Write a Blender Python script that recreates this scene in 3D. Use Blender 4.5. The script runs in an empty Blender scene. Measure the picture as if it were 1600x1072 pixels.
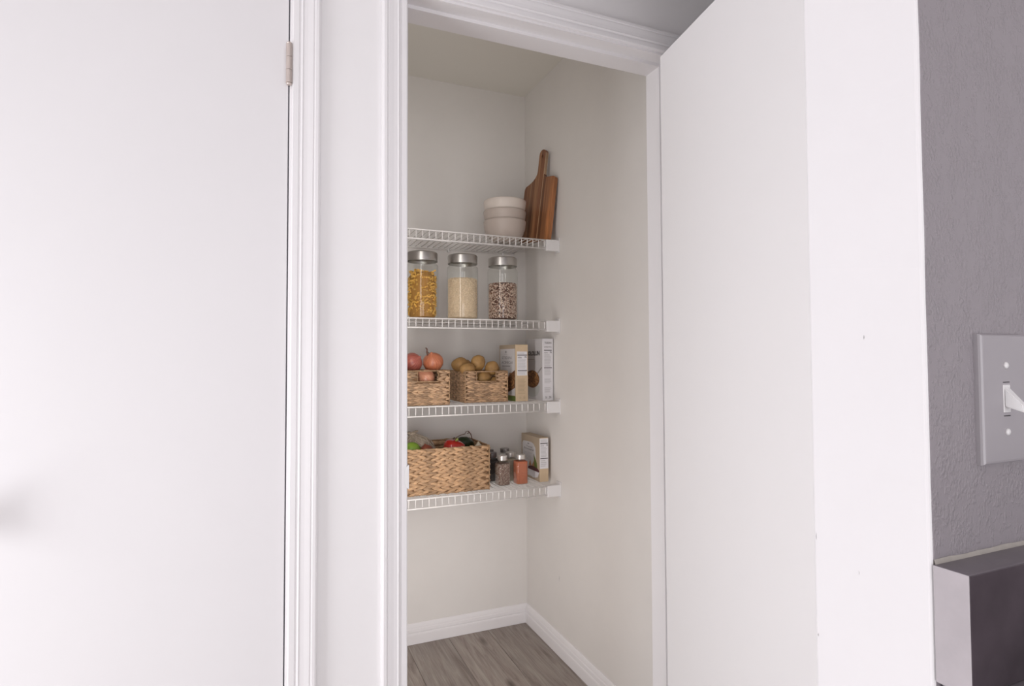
import bpy, bmesh, math, random
from mathutils import Vector, Matrix, noise
C = bpy.context.scene.collection
R = math.radians
# ------------------------------------------------------------------ camera
CAMH = 1.2037
def cam_setup():
    yaw, pitch, roll = 0.3994, 0.0324, -0.0037
    fw = Vector((math.sin(yaw)*math.cos(pitch), math.cos(yaw)*math.cos(pitch), math.sin(pitch)))
    r = Vector((math.cos(yaw), -math.sin(yaw), 0)); u = r.cross(fw)
    c, s = math.cos(roll), math.sin(roll)
    r, u = c*r+s*u, c*u-s*r
    cd = bpy.data.cameras.new('camera'); co = bpy.data.objects.new('camera', cd); C.objects.link(co)
    m = Matrix((r, u, -fw)).transposed().to_4x4(); m.translation = (0, 0, CAMH)
    co.matrix_world = m
    cd.sensor_width = 36; cd.lens = 902.55*36/1600; cd.shift_y = -4.4/1600
    cd.clip_start = 0.02
    bpy.context.scene.camera = co
cam_setup()
sc = bpy.context.scene
sc.view_settings.view_transform = 'Standard'; sc.view_settings.look = 'None'
sc.view_settings.gamma = 1; sc.view_settings.use_curve_mapping = False
sc.view_settings.exposure = 0.0
w = bpy.data.worlds.new('world'); sc.world = w; w.use_nodes = True
w.node_tree.nodes['Background'].inputs[0].default_value = (0.80, 0.86, 1.0, 1)
w.node_tree.nodes['Background'].inputs[1].default_value = 0.5
def area(name, loc, to, sx, sy, power, col, spread=180):
    l = bpy.data.lights.new(name, 'AREA'); l.shape = 'RECTANGLE'; l.size = sx; l.size_y = sy
    l.energy = power; l.color = col; l.spread = R(spread)
    o = bpy.data.objects.new(name, l); C.objects.link(o); o.location = loc
    d = (Vector(to)-Vector(loc)).normalized(); x = d.cross(Vector((0, 0, 1))).normalized(); y = x.cross(d)
    m = Matrix((x, y, -d)).transposed().to_4x4(); m.translation = loc; o.matrix_world = m   # sx runs level, sy upright
    return o
# daylight through the glass door in the left wall; an unseen fill light added behind the camera; and two
# unseen upright fills added to brighten the pantry from behind the left jamb
area('window_daylight', (-1.71, 0.59, 0.76), (0, 0.59, 0.76), 0.84, 1.4, 27, (0.972, 0.988, 1.02))
area('rear_fill', (0.1, -2.26, 0.9), (0.1, 0, 0.9), 2.6, 1.4, 38, (0.975, 0.982, 1.02))
area('pantry_fill_upper', (.245, 1.50, 1.50), (.75, 2.4, 1.50), .10, 1.4, 2.3, (1.0, .965, .93), 150)
area('pantry_fill_lower', (.245, 1.50, 0.45), (.75, 2.4, 0.45), .10, .8, 2.7, (1.0, .965, .95), 150)

# ------------------------------------------------------------------ materials
def srgb(r, g, b):
    f = lambda c: ((c/255+.055)/1.055)**2.4 if c/255 > .04045 else c/255/12.92
    return (f(r), f(g), f(b), 1)
class NT:
    def __init__(s, name):
        s.m = bpy.data.materials.new(name); s.m.use_nodes = True
        s.t = s.m.node_tree; s.b = s.t.nodes['Principled BSDF']
    def n(s, kind, **kw):
        x = s.t.nodes.new(kind)
        for k, v in kw.items():
            if k.startswith('_'): setattr(x, k[1:], v)
            else:
                key = int(k[1:]) if k[0] == 'i' and k[1:].isdigit() else k.replace('_', ' ')
                x.inputs[key].default_value = v
        return x
    def l(s, a, b): s.t.links.new(a, b)
def mat(name, col, rough=.5, metal=0, noise_=0, nscale=30, bump=0, bscale=80, stretch=(1,1,1), spec=.5, col2=None, bdist=.001, rnd=0, coat=0):
    k = NT(name); b = k.b
    b.inputs['Base Color'].default_value = col; b.inputs['Roughness'].default_value = rough
    b.inputs['Metallic'].default_value = metal; b.inputs['Specular IOR Level'].default_value = spec
    b.inputs['Coat Weight'].default_value = coat
    tc = k.n('ShaderNodeTexCoord'); mp = k.n('ShaderNodeMapping', Scale=stretch); k.l(tc.outputs['Object'], mp.inputs[0])
    src = None
    if noise_ or col2:
        nz = k.n('ShaderNodeTexNoise', Scale=nscale, Detail=5.0, Roughness=.6); k.l(mp.outputs[0], nz.inputs['Vector'])
        mx = k.n('ShaderNodeMix', _data_type='RGBA')
        c2 = col2 or tuple(min(1, x*(1-noise_)) for x in col[:3])+(1,)
        mx.inputs[6].default_value = col; mx.inputs[7].default_value = c2
        cr = k.n('ShaderNodeMapRange'); cr.inputs[1].default_value = .35; cr.inputs[2].default_value = .65
        k.l(nz.outputs[0], cr.inputs[0]); k.l(cr.outputs[0], mx.inputs[0]); src = mx.outputs[2]
    if rnd:
        oi = k.n('ShaderNodeNewGeometry'); mr = k.n('ShaderNodeMapRange'); mr.inputs[3].default_value = 1-rnd; mr.inputs[4].default_value = 1+rnd
        k.l(oi.outputs['Random Per Island'], mr.inputs[0])
        hs = k.n('ShaderNodeHueSaturation'); hs.inputs['Color'].default_value = col
        if src: k.l(src, hs.inputs['Color'])
        k.l(mr.outputs[0], hs.inputs['Value']); src = hs.outputs[0]
    if src: k.l(src, b.inputs['Base Color'])
    if bump:
        nb = k.n('ShaderNodeTexNoise', Scale=bscale, Detail=3.0); k.l(mp.outputs[0], nb.inputs['Vector'])
        bp = k.n('ShaderNodeBump', Strength=bump, Distance=bdist); k.l(nb.outputs[0], bp.inputs['Height']); k.l(bp.outputs[0], b.inputs['Normal'])
    return k.m
M = {}
M['paint'] = mat('white_wall_paint', (.88, .858, .862, 1), .6, bump=.12, bscale=45, bdist=.002, noise_=.02, nscale=3)
M['closet'] = mat('pantry_wall_paint', (.80, .768, .738, 1), .6, bump=.1, bscale=40, bdist=.002, noise_=.03, nscale=4)
M['closet_ceiling'] = mat('pantry_ceiling_paint', (.78, .75, .69, 1), .7, bump=.15, bscale=90)
M['trim'] = mat('semigloss_white_trim', (.86, .835, .845, 1), .38)
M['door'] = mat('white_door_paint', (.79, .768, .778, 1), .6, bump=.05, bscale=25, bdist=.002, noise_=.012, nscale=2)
M['door2'] = mat('lightened_door_paint', (.94, .92, .925, 1), .6, bump=.05, bscale=25, bdist=.002)  # door paint lightened to make up for weak light on the open leaf
M['paint_end'] = mat('dimmed_wall_paint', (.76, .738, .75, 1), .6, bump=.15, bscale=45, bdist=.002, noise_=.02, nscale=5)  # white wall paint darkened to offset the strong daylight on the wall end
M['ceiling'] = mat('ceiling_paint', (.86, .84, .84, 1), .8, bump=.3, bscale=110)
def texwall():
    k = NT('shaded_textured_wall_paint'); b = k.b
    b.inputs['Base Color'].default_value = (.315, .285, .305, 1); b.inputs['Roughness'].default_value = .38  # white wall facing away from the window: its shade is put into this grey
    tc = k.n('ShaderNodeTexCoord'); mp = k.n('ShaderNodeMapping', Scale=(1.2, 1.2, .8)); k.l(tc.outputs['Object'], mp.inputs[0])
    a = k.n('ShaderNodeTexNoise', Scale=290.0, Detail=2.0, Distortion=.2); k.l(mp.outputs[0], a.inputs['Vector'])
    c = k.n('ShaderNodeTexNoise', Scale=60.0, Detail=2.0); k.l(mp.outputs[0], c.inputs['Vector'])
    ad = k.n('ShaderNodeMath', _operation='ADD'); k.l(a.outputs[0], ad.inputs[0]); k.l(c.outputs[0], ad.inputs[1])
    cr = k.n('ShaderNodeMapRange'); cr.inputs[1].default_value = .95; cr.inputs[2].default_value = 1.4; k.l(ad.outputs[0], cr.inputs[0])
    bp = k.n('ShaderNodeBump', Strength=.8, Distance=.0011); k.l(cr.outputs[0], bp.inputs['Height']); k.l(bp.outputs[0], b.inputs['Normal'])
    return k.m
M['texwall'] = texwall()
M['nickel'] = mat('brushed_nickel', (.62, .54, .50, 1), .4, .6)
M['lidmetal'] = mat('brushed_steel_lid', (.50, .48, .46, 1), .33, 1, stretch=(1, 1, 40), bump=.05, bscale=20)
M['wire'] = mat('white_coated_wire', (.84, .81, .79, 1), .35)
M['plastic'] = mat('white_plastic', (.80, .78, .78, 1), .3)
M['plate'] = mat('shaded_switch_plate_plastic', (.38, .355, .375, 1), .22)  # white plate, greyed so its colour carries the shade
M['slot'] = mat('dark_slot', (.03, .025, .03, 1), .6)
M['stone_front'] = mat('polished_grey_quartz', (.085, .066, .078, 1), .3, noise_=.35, nscale=18, spec=.35)
M['stone_top'] = mat('honed_quartz_edge_top', (.20, .175, .195, 1), .35, noise_=.2, nscale=25)
M['stone_end'] = mat('raw_cut_quartz_end', (.47, .43, .45, 1), .8, noise_=.12, nscale=22, bump=.2, bscale=60)
M['cabinet'] = mat('cabinet_paint', (.7, .68, .68, 1), .45)
M['caulk'] = mat('beige_caulk', (.50, .46, .42, 1), .6, noise_=.2, nscale=30)
M['bowl_top'] = mat('cream_bowl_glaze', (.70, .62, .56, 1), .42)
M['bowl'] = mat('taupe_bowl_glaze', (.53, .45, .40, 1), .42, noise_=.05, nscale=12)
M['brown'] = mat('basket_inner_brown', (.22, .12, .06, 1), .9)
M['weave'] = mat('water_hyacinth', (.60, .37, .205, 1), .62, noise_=.45, nscale=55, rnd=.28, bump=.4, bscale=200, stretch=(1, 1, 3))
M['weave2'] = mat('water_hyacinth_small', (.58, .37, .22, 1), .62, noise_=.45, nscale=55, rnd=.3, bump=.4, bscale=200, stretch=(1, 1, 3))
M['rim'] = mat('basket_rim', (.50, .31, .17, 1), .7, noise_=.4, nscale=80, rnd=.2)
M['potato'] = mat('potato_skin', (.44, .25, .085, 1), .6, col2=(.30, .165, .06, 1), nscale=28, bump=.4, bscale=120, stretch=(1, 1, 1))
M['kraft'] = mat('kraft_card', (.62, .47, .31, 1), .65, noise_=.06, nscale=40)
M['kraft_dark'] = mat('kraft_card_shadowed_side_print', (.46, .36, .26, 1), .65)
M['whitecard'] = mat('white_card', (.76, .74, .76, 1), .45)
M['greycard'] = mat('pale_grey_card', (.62, .60, .61, 1), .45)
M['panel'] = mat('printed_pale_panel', (.68, .65, .65, 1), .45)
M['ink'] = mat('dark_grey_ink', (.09, .08, .08, 1), .5)
M['ink2'] = mat('mid_grey_ink', (.36, .34, .34, 1), .5)
M['ink3'] = mat('light_grey_ink', (.56, .54, .55, 1), .5)
M['inktan'] = mat('tan_ink', (.47, .35, .23, 1), .5)
M['granola'] = mat('granola_print', (.34, .17, .07, 1), .6, rnd=.6)
M['granola_base'] = mat('granola_base_print', (.16, .07, .03, 1), .6)
M['bowlprint'] = mat('bowl_print', (.52, .53, .52, 1), .5)
M['darkprint'] = mat('dark_red_print', (.10, .025, .03, 1), .5)
M['greenprint'] = mat('green_print', (.12, .16, .03, 1), .5)
M['tanprint'] = mat('orange_tan_print', (.48, .26, .13, 1), .5)
M['paprika'] = mat('paprika_powder', (.50, .155, .08, 1), .8, noise_=.15, nscale=90)
M['seeds'] = mat('grey_seed_core', (.20, .115, .09, 1), .8)
M['seedgrain'] = mat('grey_beige_seeds', (.46, .39, .33, 1), .6, rnd=.7)
M['beigepowder'] = mat('beige_spice', (.42, .36, .28, 1), .8, noise_=.2, nscale=200)
M['darkspice'] = mat('dark_spice', (.035, .025, .022, 1), .7, noise_=.3, nscale=200)
M['darklid'] = mat('dark_metal_lid', (.20, .18, .18, 1), .4, .8)
M['greylid'] = mat('grey_metal_lid', (.40, .37, .36, 1), .4, .8)
M['whitelid'] = mat('satin_metal_spice_lid', (.68, .65, .62, 1), .33, .7)
M['rice'] = mat('white_rice', (.76, .60, .42, 1), .7, col2=(.60, .44, .28, 1), nscale=330, bump=.7, bscale=330)
M['ricegrain'] = mat('rice_grain', (.80, .64, .46, 1), .55, rnd=.16)
M['beancore'] = mat('bean_gaps', (.10, .045, .03, 1), .8)
M['pasta'] = mat('dry_pasta', (.80, .48, .10, 1), .45, rnd=.22)
M['pastacore'] = mat('pasta_shadow_core', (.42, .20, .035, 1), .8)
M['red'] = mat('red_pepper_skin', (.50, .02, .012, 1), .22, coat=.4)
M['lime'] = mat('green_apple_skin', (.26, .42, .05, 1), .35, noise_=.2, nscale=20)
M['tomato'] = mat('brown_red_onion_skin', (.34, .09, .05, 1), .35, noise_=.4, nscale=30)
M['dkgreen'] = mat('dark_green_skin', (.018, .035, .012, 1), .35, noise_=.4, nscale=40, bump=.3, bscale=60)
M['palegreen'] = mat('pale_green_stem', (.36, .42, .10, 1), .5)
M['garlic'] = mat('pale_bulb', (.62, .55, .44, 1), .5)
M['net'] = mat('cotton_net_cord', (.55, .47, .38, 1), .8)
M['netcloth'] = mat('cotton_net_cloth', (.44, .36, .28, 1), .9, noise_=.25, nscale=60)
M['stem'] = mat('dry_brown_stem', (.15, .07, .05, 1), .7)
def beanmat():
    k = NT('speckled_beans'); g = k.n('ShaderNodeNewGeometry'); r = k.n('ShaderNodeValToRGB'); r.color_ramp.interpolation = 'CONSTANT'
    e = r.color_ramp.elements; e[0].position = 0; e[0].color = (.72, .56, .45, 1); e[1].position = .45; e[1].color = (.45, .29, .21, 1)
    x = e.new(.64); x.color = (.13, .055, .04, 1); x = e.new(.80); x.color = (.27, .13, .09, 1)
    k.l(g.outputs['Random Per Island'], r.inputs[0]); k.l(r.outputs[0], k.b.inputs['Base Color']); k.b.inputs['Roughness'].default_value = .4
    return k.m
M['beans'] = beanmat()
def onionmat(name, a, b2, dark):
    k = NT(name); tc = k.n('ShaderNodeTexCoord'); s = k.n('ShaderNodeSeparateXYZ'); k.l(tc.outputs['Object'], s.inputs[0])
    at = k.n('ShaderNodeMath', _operation='ARCTAN2'); k.l(s.outputs[1], at.inputs[0]); k.l(s.outputs[0], at.inputs[1])
    cb = k.n('ShaderNodeCombineXYZ'); k.l(at.outputs[0], cb.inputs[0])
    ml = k.n('ShaderNodeMath', _operation='MULTIPLY'); ml.inputs[1].default_value = 5.0; k.l(s.outputs[2], ml.inputs[0]); k.l(ml.outputs[0], cb.inputs[2])
    nz = k.n('ShaderNodeTexNoise', Scale=9.0, Detail=3.0); k.l(cb.outputs[0], nz.inputs['Vector'])
    r = k.n('ShaderNodeValToRGB'); e = r.color_ramp.elements; e[0].position = .3; e[0].color = dark; e[1].position = .7; e[1].color = b2
    x = e.new(.5); x.color = a
    k.l(nz.outputs[0], r.inputs[0]); k.l(r.outputs[0], k.b.inputs['Base Color']); k.b.inputs['Roughness'].default_value = .3
    return k.m
M['onion'] = onionmat('copper_onion_skin', (.60, .20, .10, 1), (.68, .27, .14, 1), (.42, .11, .06, 1))
M['onionpink'] = onionmat('rosy_onion_skin', (.46, .13, .10, 1), (.56, .20, .12, 1), (.33, .07, .065, 1))
M['onionpale'] = onionmat('pale_onion_skin', (.66, .30, .18, 1), (.70, .38, .25, 1), (.50, .15, .08, 1))
def glassmat(name='thin_clear_glass', tint=(.97, .98, .97, 1), refl=.9):
    k = NT(name); t = k.t; out = [n for n in t.nodes if n.type == 'OUTPUT_MATERIAL'][0]
    tr = k.n('ShaderNodeBsdfTransparent'); tr.inputs[0].default_value = tint
    gl = k.n('ShaderNodeBsdfGlossy'); gl.inputs['Roughness'].default_value = .04
    lw0 = k.n('ShaderNodeLayerWeight'); lw0.inputs[0].default_value = .5
    pw = k.n('ShaderNodeMath', _operation='POWER'); pw.inputs[1].default_value = 3.5; k.l(lw0.outputs['Facing'], pw.inputs[0])
    lw = k.n('ShaderNodeMath', _operation='MULTIPLY_ADD'); lw.inputs[1].default_value = .6; lw.inputs[2].default_value = .045; k.l(pw.outputs[0], lw.inputs[0])
    mx = k.n('ShaderNodeMixShader'); k.l(lw.outputs[0], mx.inputs[0]); k.l(tr.outputs[0], mx.inputs[1]); k.l(gl.outputs[0], mx.inputs[2]); k.l(mx.outputs[0], out.inputs[0])
    return k.m
M['glass'] = glassmat()
def plankmat():
    k = NT('grey_oak_plank'); b = k.b; b.inputs['Roughness'].default_value = .45
    tc = k.n('ShaderNodeTexCoord'); oi = k.n('ShaderNodeObjectInfo')
    mp = k.n('ShaderNodeMapping', Scale=(16, 1.6, 1)); ad = k.n('ShaderNodeVectorMath', _operation='ADD')
    ml = k.n('ShaderNodeVectorMath', _operation='SCALE'); ml.inputs[0].default_value = (7, 13, 3); k.l(oi.outputs['Random'], ml.inputs[3])
    k.l(tc.outputs['Object'], ad.inputs[0]); k.l(ml.outputs[0], ad.inputs[1]); k.l(ad.outputs[0], mp.inputs[0])
    n1 = k.n('ShaderNodeTexNoise', Scale=1.6, Detail=7.0, Roughness=.65, Distortion=1.2); k.l(mp.outputs[0], n1.inputs['Vector'])
    mp2 = k.n('ShaderNodeMapping', Scale=(90, 4, 1)); k.l(ad.outputs[0], mp2.inputs[0])
    n2 = k.n('ShaderNodeTexNoise', Scale=2.0, Detail=4.0); k.l(mp2.outputs[0], n2.inputs['Vector'])
    r = k.n('ShaderNodeValToRGB'); e = r.color_ramp.elements; e[0].position = .28; e[0].color = (.17, .13, .11, 1); e[1].position = .72; e[1].color = (.44, .39, .345, 1)
    x = e.new(.45); x.color = (.33, .275, .24, 1)
    k.l(n1.outputs[0], r.inputs[0])
    hs = k.n('ShaderNodeHueSaturation'); k.l(r.outputs[0], hs.inputs['Color'])
    mr = k.n('ShaderNodeMapRange'); mr.inputs[3].default_value = .82; mr.inputs[4].default_value = 1.15; k.l(oi.outputs['Random'], mr.inputs[0])
    mm = k.n('ShaderNodeMath', _operation='MULTIPLY'); k.l(mr.outputs[0], mm.inputs[0])
    m2 = k.n('ShaderNodeMapRange'); m2.inputs[1].default_value = .3; m2.inputs[2].default_value = .7; m2.inputs[3].default_value = .82; m2.inputs[4].default_value = 1.12
    k.l(n2.outputs[0], m2.inputs[0]); k.l(m2.outputs[0], mm.inputs[1]); k.l(mm.outputs[0], hs.inputs['Value'])
    # knots
    mp3 = k.n('ShaderNodeMapping', Scale=(9, 3.2, 1)); k.l(ad.outputs[0], mp3.inputs[0])
    v = k.n('ShaderNodeTexVoronoi', Scale=1.0); k.l(mp3.outputs[0], v.inputs['Vector'])
    m3 = k.n('ShaderNodeMapRange'); m3.inputs[1].default_value = .03; m3.inputs[2].default_value = .17; k.l(v.outputs['Distance'], m3.inputs[0])
    mx = k.n('ShaderNodeMix', _data_type='RGBA'); mx.inputs[6].default_value = (.10, .075, .06, 1); k.l(m3.outputs[0], mx.inputs[0]); k.l(hs.outputs[0], mx.inputs[7])
    k.l(mx.outputs[2], b.inputs['Base Color'])
    bp = k.n('ShaderNodeBump', Strength=.15, Distance=.001); k.l(n2.outputs[0], bp.inputs['Height']); k.l(bp.outputs[0], b.inputs['Normal'])
    return k.m
M['plank'] = plankmat()
def boardmat():
    k = NT('acacia_board'); b = k.b; b.inputs['Roughness'].default_value = .42
    tc = k.n('ShaderNodeTexCoord'); s = k.n('ShaderNodeSeparateXYZ'); k.l(tc.outputs['Object'], s.inputs[0])
    mr = k.n('ShaderNodeMapRange'); mr.inputs[1].default_value = 0; mr.inputs[2].default_value = .19; k.l(s.outputs[0], mr.inputs[0])
    r = k.n('ShaderNodeValToRGB'); r.color_ramp.interpolation = 'CONSTANT'; e = r.color_ramp.elements
    st = [(0, (.42, .17, .065)), (.13, (.27, .115, .05)), (.30, (.155, .065, .03)), (.385, (.50, .32, .19)), (.40, (.22, .09, .04)), (.52, (.30, .14, .065)), (.66, (.19, .08, .035)), (.76, (.42, .26, .14)), (.775, (.25, .11, .05)), (.9, (.20, .085, .04))]
    e[0].position = 0; e[0].color = st[0][1]+(1,); e[1].position = st[1][0]; e[1].color = st[1][1]+(1,)
    for p_, c_ in st[2:]: x = e.new(p_); x.color = c_+(1,)
    k.l(mr.outputs[0], r.inputs[0])
    mp = k.n('ShaderNodeMapping', Scale=(120, 60, 6)); k.l(tc.outputs['Object'], mp.inputs[0])
    nz = k.n('ShaderNodeTexNoise', Scale=1.0, Detail=5.0); k.l(mp.outputs[0], nz.inputs['Vector'])
    m2 = k.n('ShaderNodeMapRange'); m2.inputs[1].default_value = .3; m2.inputs[2].default_value = .7; m2.inputs[3].default_value = .65; m2.inputs[4].default_value = 1.35; k.l(nz.outputs[0], m2.inputs[0])
    hs = k.n('ShaderNodeHueSaturation'); k.l(r.outputs[0], hs.inputs['Color']); k.l(m2.outputs[0], hs.inputs['Value']); k.l(hs.outputs[0], b.inputs['Base Color'])
    return k.m
M['board'] = boardmat()

# ------------------------------------------------------------------ mesh helpers
def obj(name, bm, m, parent=None, smooth=False, kind=None, label=None, loc=None):
    me = bpy.data.meshes.new(name)
    if smooth:
        for f in bm.faces: f.smooth = True
    bm.normal_update(); bm.to_mesh(me); bm.free()
    for x in (m if isinstance(m, (list, tuple)) else [m]): me.materials.append(M[x])
    o = bpy.data.objects.new(name, me); C.objects.link(o)
    if parent: o.parent = parent
    if kind: o['kind'] = kind
    if label: o['label'] = label
    if loc: o.location = loc
    return o
def tag(o, label, cat, group=None, kind=None):
    o['label'] = label; o['category'] = cat
    if group: o['group'] = group
    if kind: o['kind'] = kind
    return o
def struct(o, label=None):
    o['kind'] = 'structure'
    if label: o['label'] = label
    return o
def thing(name, label, cat, loc=(0, 0, 0), rz=0, group=None):
    o = bpy.data.objects.new(name, None); C.objects.link(o); o.location = loc; o.rotation_euler = (0, 0, rz)
    o.empty_display_size = .02
    return tag(o, label, cat, group)
def box(bm, x0, x1, y0, y1, z0, z1, bev=0, seg=2, mi=0):
    vs = [bm.verts.new((x, y, z)) for x in (x0, x1) for y in (y0, y1) for z in (z0, z1)]
    fs = [bm.faces.new([vs[i] for i in q]) for q in ((0, 1, 3, 2), (4, 6, 7, 5), (0, 4, 5, 1), (2, 3, 7, 6), (0, 2, 6, 4), (1, 5, 7, 3))]
    for f in fs: f.material_index = mi
    if bev:
        es = list({e for f in fs for e in f.edges})
        bmesh.ops.bevel(bm, geom=es, offset=bev, segments=seg, affect='EDGES', profile=.5)
    return bm
def B(*a, **k): return box(bmesh.new(), *a, **k)
def tube(bm, pts, r, seg=6, caps=True, r1=None):
    pts = [Vector(p) for p in pts]; rings = []; n = len(pts)
    prev = None
    for i, p in enumerate(pts):
        d = (pts[min(i+1, n-1)]-pts[max(i-1, 0)]).normalized()
        if prev is None:
            a = d.orthogonal().normalized()
        else:
            a = (prev - d*prev.dot(d)).normalized()
        prev = a; b = d.cross(a)
        rr = r if r1 is None else r+(r1-r)*i/(n-1)
        if callable(r): rr = r(i/(n-1))
        rings.append([bm.verts.new(p+(a*math.cos(t)+b*math.sin(t))*rr) for t in [2*math.pi*k/seg for k in range(seg)]])
    for q in range(n-1):
        for k in range(seg):
            bm.faces.new((rings[q][k], rings[q][(k+1) % seg], rings[q+1][(k+1) % seg], rings[q+1][k]))
    if caps:
        bm.faces.new(list(reversed(rings[0]))); bm.faces.new(rings[-1])
    return bm
def lathe(bm, prof, seg=40, c=(0, 0, 0), sq=None):
    """prof: (r, z); sq: optional function(angle)->radius factor"""
    rings = []
    for r, z in prof:
        if r < 1e-6: rings.append([bm.verts.new((c[0], c[1], c[2]+z))])
        else:
            rings.append([bm.verts.new((c[0]+r*(sq(a, z) if sq else 1)*math.cos(a), c[1]+r*(sq(a, z) if sq else 1)*math.sin(a), c[2]+z)) for a in [2*math.pi*k/seg for k in range(seg)]])
    for A, D in zip(rings, rings[1:]):
        for k in range(seg):
            k2 = (k+1) % seg
            if len(A) == 1 and len(D) == 1: continue
            if len(A) == 1: bm.faces.new((A[0], D[k2], D[k]))
            elif len(D) == 1: bm.faces.new((A[k], A[k2], D[0]))
            else: bm.faces.new((A[k], A[k2], D[k2], D[k]))
    return bm
def blob(bm, c, rad, sub=3, rot=None, amp=0, fr=3, seed=0):
    b2 = bmesh.ops.create_icosphere(bm, subdivisions=sub, radius=1)
    mt = (rot or Matrix.Identity(3))
    for v in b2['verts']:
        p = v.co.copy()
        k = 1+amp*noise.noise(p*fr+Vector((seed*7.3, seed, seed*3.1)))
        v.co = mt @ Vector((p.x*rad[0]*k, p.y*rad[1]*k, p.z*rad[2]*k)) + Vector(c)
    return bm
def copy_obj(o, name=None, parent=None, loc=None):
    c = o.copy(); C.objects.link(c)
    if parent: c.parent = parent
    if loc is not None: c.location = loc
    return c

# ------------------------------------------------------------------ setting
YW, YB = 1.303, 1.405            # faces of the partition with both doors
XL, XR = 0.2920, 1.0455           # clear opening of the pantry (casing edges)
HT = 2.0535                       # head height
CZ = 2.44
RX0, RX1, RY0, RY1 = -1.76, 2.6, -2.3, YW
# partition with two openings (left door 1, right pantry)
bm = bmesh.new()
D0, D1 = -0.60, 0.0370
for x0, x1 in ((RX0, D0-.012), (D1+.012, XL-.007), (XR+.007, RX1)):
    box(bm, x0, x1, YW, YB, 0, CZ)
for x0, x1 in ((D0-.012, D1+.012), (XL-.007, XR+.007)):
    box(bm, x0, x1, YW, YB, HT+.012, CZ)
struct(obj('wall_front', bm, 'paint'))
struct(obj('wall_pantry_back', B(.15, 1.25, 2.4566, 2.52, 0, CZ), 'closet'))
struct(obj('wall_pantry_right', B(1.1072, 1.18, YB, 2.4566, 0, CZ), 'closet'))
struct(obj('wall_pantry_left', B(.13, .205, YB, 2.4566, 0, CZ), 'closet'))
# inner face of the partition above and beside the opening belongs to the pantry
struct(obj('wall_left', B(RX0-.1, RX0, RY0, RY1, 0, CZ), 'paint'))
struct(obj('wall_back', B(RX0-.1, RX1+.1, RY0-.1, RY0, 0, CZ), 'paint'))
struct(obj('wall_end', B(RX1, RX1+.1, RY0, RY1, 0, CZ), 'paint'))
struct(obj('ceiling', B(RX0-.1, RX1+.1, RY0-.1, YB, CZ, CZ+.08), 'ceiling'))
struct(obj('ceiling_pantry', B(.13, 1.25, YB, 2.52, CZ, CZ+.08), 'closet_ceiling'))
# stub wall with the light switch: end face at X = 0.515
def stub():
    bm = bmesh.new()
    x0, x1, y0, y1 = .515, RX1, .3156, .4306
    n = 160; r = .0035
    prof = []
    for a in range(5): t = math.pi/2*a/4; prof.append((x0+r-r*math.sin(t), y0+r-r*math.cos(t)))
    for a in range(5): t = math.pi/2*a/4; prof.append((x0+r-r*math.cos(t), y1-r+r*math.sin(t)))
    prof = [(x1, y0), (x0+.03, y0)] + prof + [(x0+.03, y1), (x1, y1)]
    rows = []
    for i in range(n+1):
        z = CZ*i/n; row = []
        for (x, y) in prof:
            w_ = 0
            if x < x0+.0034 and y < .34: w_ = .0011*(noise.noise(Vector((z*14, 3, 1)))+.6*noise.noise(Vector((z*55, 9, 1))))
            row.append(bm.verts.new((x+w_, y+w_*.3, z)))
        rows.append(row)
    m = len(prof)
    for a, b in zip(rows, rows[1:]):
        for k in range(m-1):
            f = bm.faces.new((a[k], b[k], b[k+1], a[k+1]))
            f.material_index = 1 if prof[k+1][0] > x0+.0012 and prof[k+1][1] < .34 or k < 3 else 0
        bm.faces.new((a[m-1], b[m-1], b[0], a[0]))
    bm.faces.new(rows[-1]); bm.faces.new(list(reversed(rows[0])))
    bmesh.ops.recalc_face_normals(bm, faces=bm.faces)
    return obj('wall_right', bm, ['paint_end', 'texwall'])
wr = struct(stub())
def scuff(parent, pts, nrm, w_):
    bm = bmesh.new(); nrm = Vector(nrm); side = nrm.cross(Vector((0, 0, 1)))
    n = len(pts); A, D = [], []
    for i, p in enumerate(pts):
        k = w_*(.25+math.sin(math.pi*i/(n-1)))
        A.append(bm.verts.new(Vector(p)+side*k+nrm*.0002)); D.append(bm.verts.new(Vector(p)-side*k+nrm*.0002))
    for i in range(n-1): bm.faces.new((A[i], A[i+1], D[i+1], D[i]))
    obj('scuff', bm, 'ink2', parent)
EX = .515
scuff(wr, [(EX, .3706, 1.2248), (EX, .3706, 1.2225), (EX, .3708, 1.2208)], (-1, 0, 0), .0004)
scuff(wr, [(EX, .3811, 1.003), (EX, .3808, 1.001), (EX, .3810, .999)], (-1, 0, 0), .0002)
scuff(wr, [(EX, .4265, 1.026), (EX, .4266, 1.022), (EX, .4264, 1.019)], (-1, 0, 0), .0003)
scuff(wr, [(EX, .4262, .9255), (EX, .4266, .924), (EX, .4263, .9225)], (-1, 0, 0), .0005)
for p in ([(.5205, .3156, 1.2890), (.5215, .3156, 1.2882), (.5228, .3156, 1.2884)], [(.526, .3156, 1.2805), (.527, .3156, 1.2815), (.5278, .3156, 1.2822)], [(.574, .3156, 1.1792), (.5748, .3156, 1.1782), (.5755, .3156, 1.1774)]):
    scuff(wr, p, (0, -1, 0), .00035)
scuff(bpy.data.objects['wall_pantry_right'], [(1.1072, 2.1334, .315), (1.1072, 2.1330, .305), (1.1072, 2.1350, .292)], (-1, 0, 0), .0012)
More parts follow.
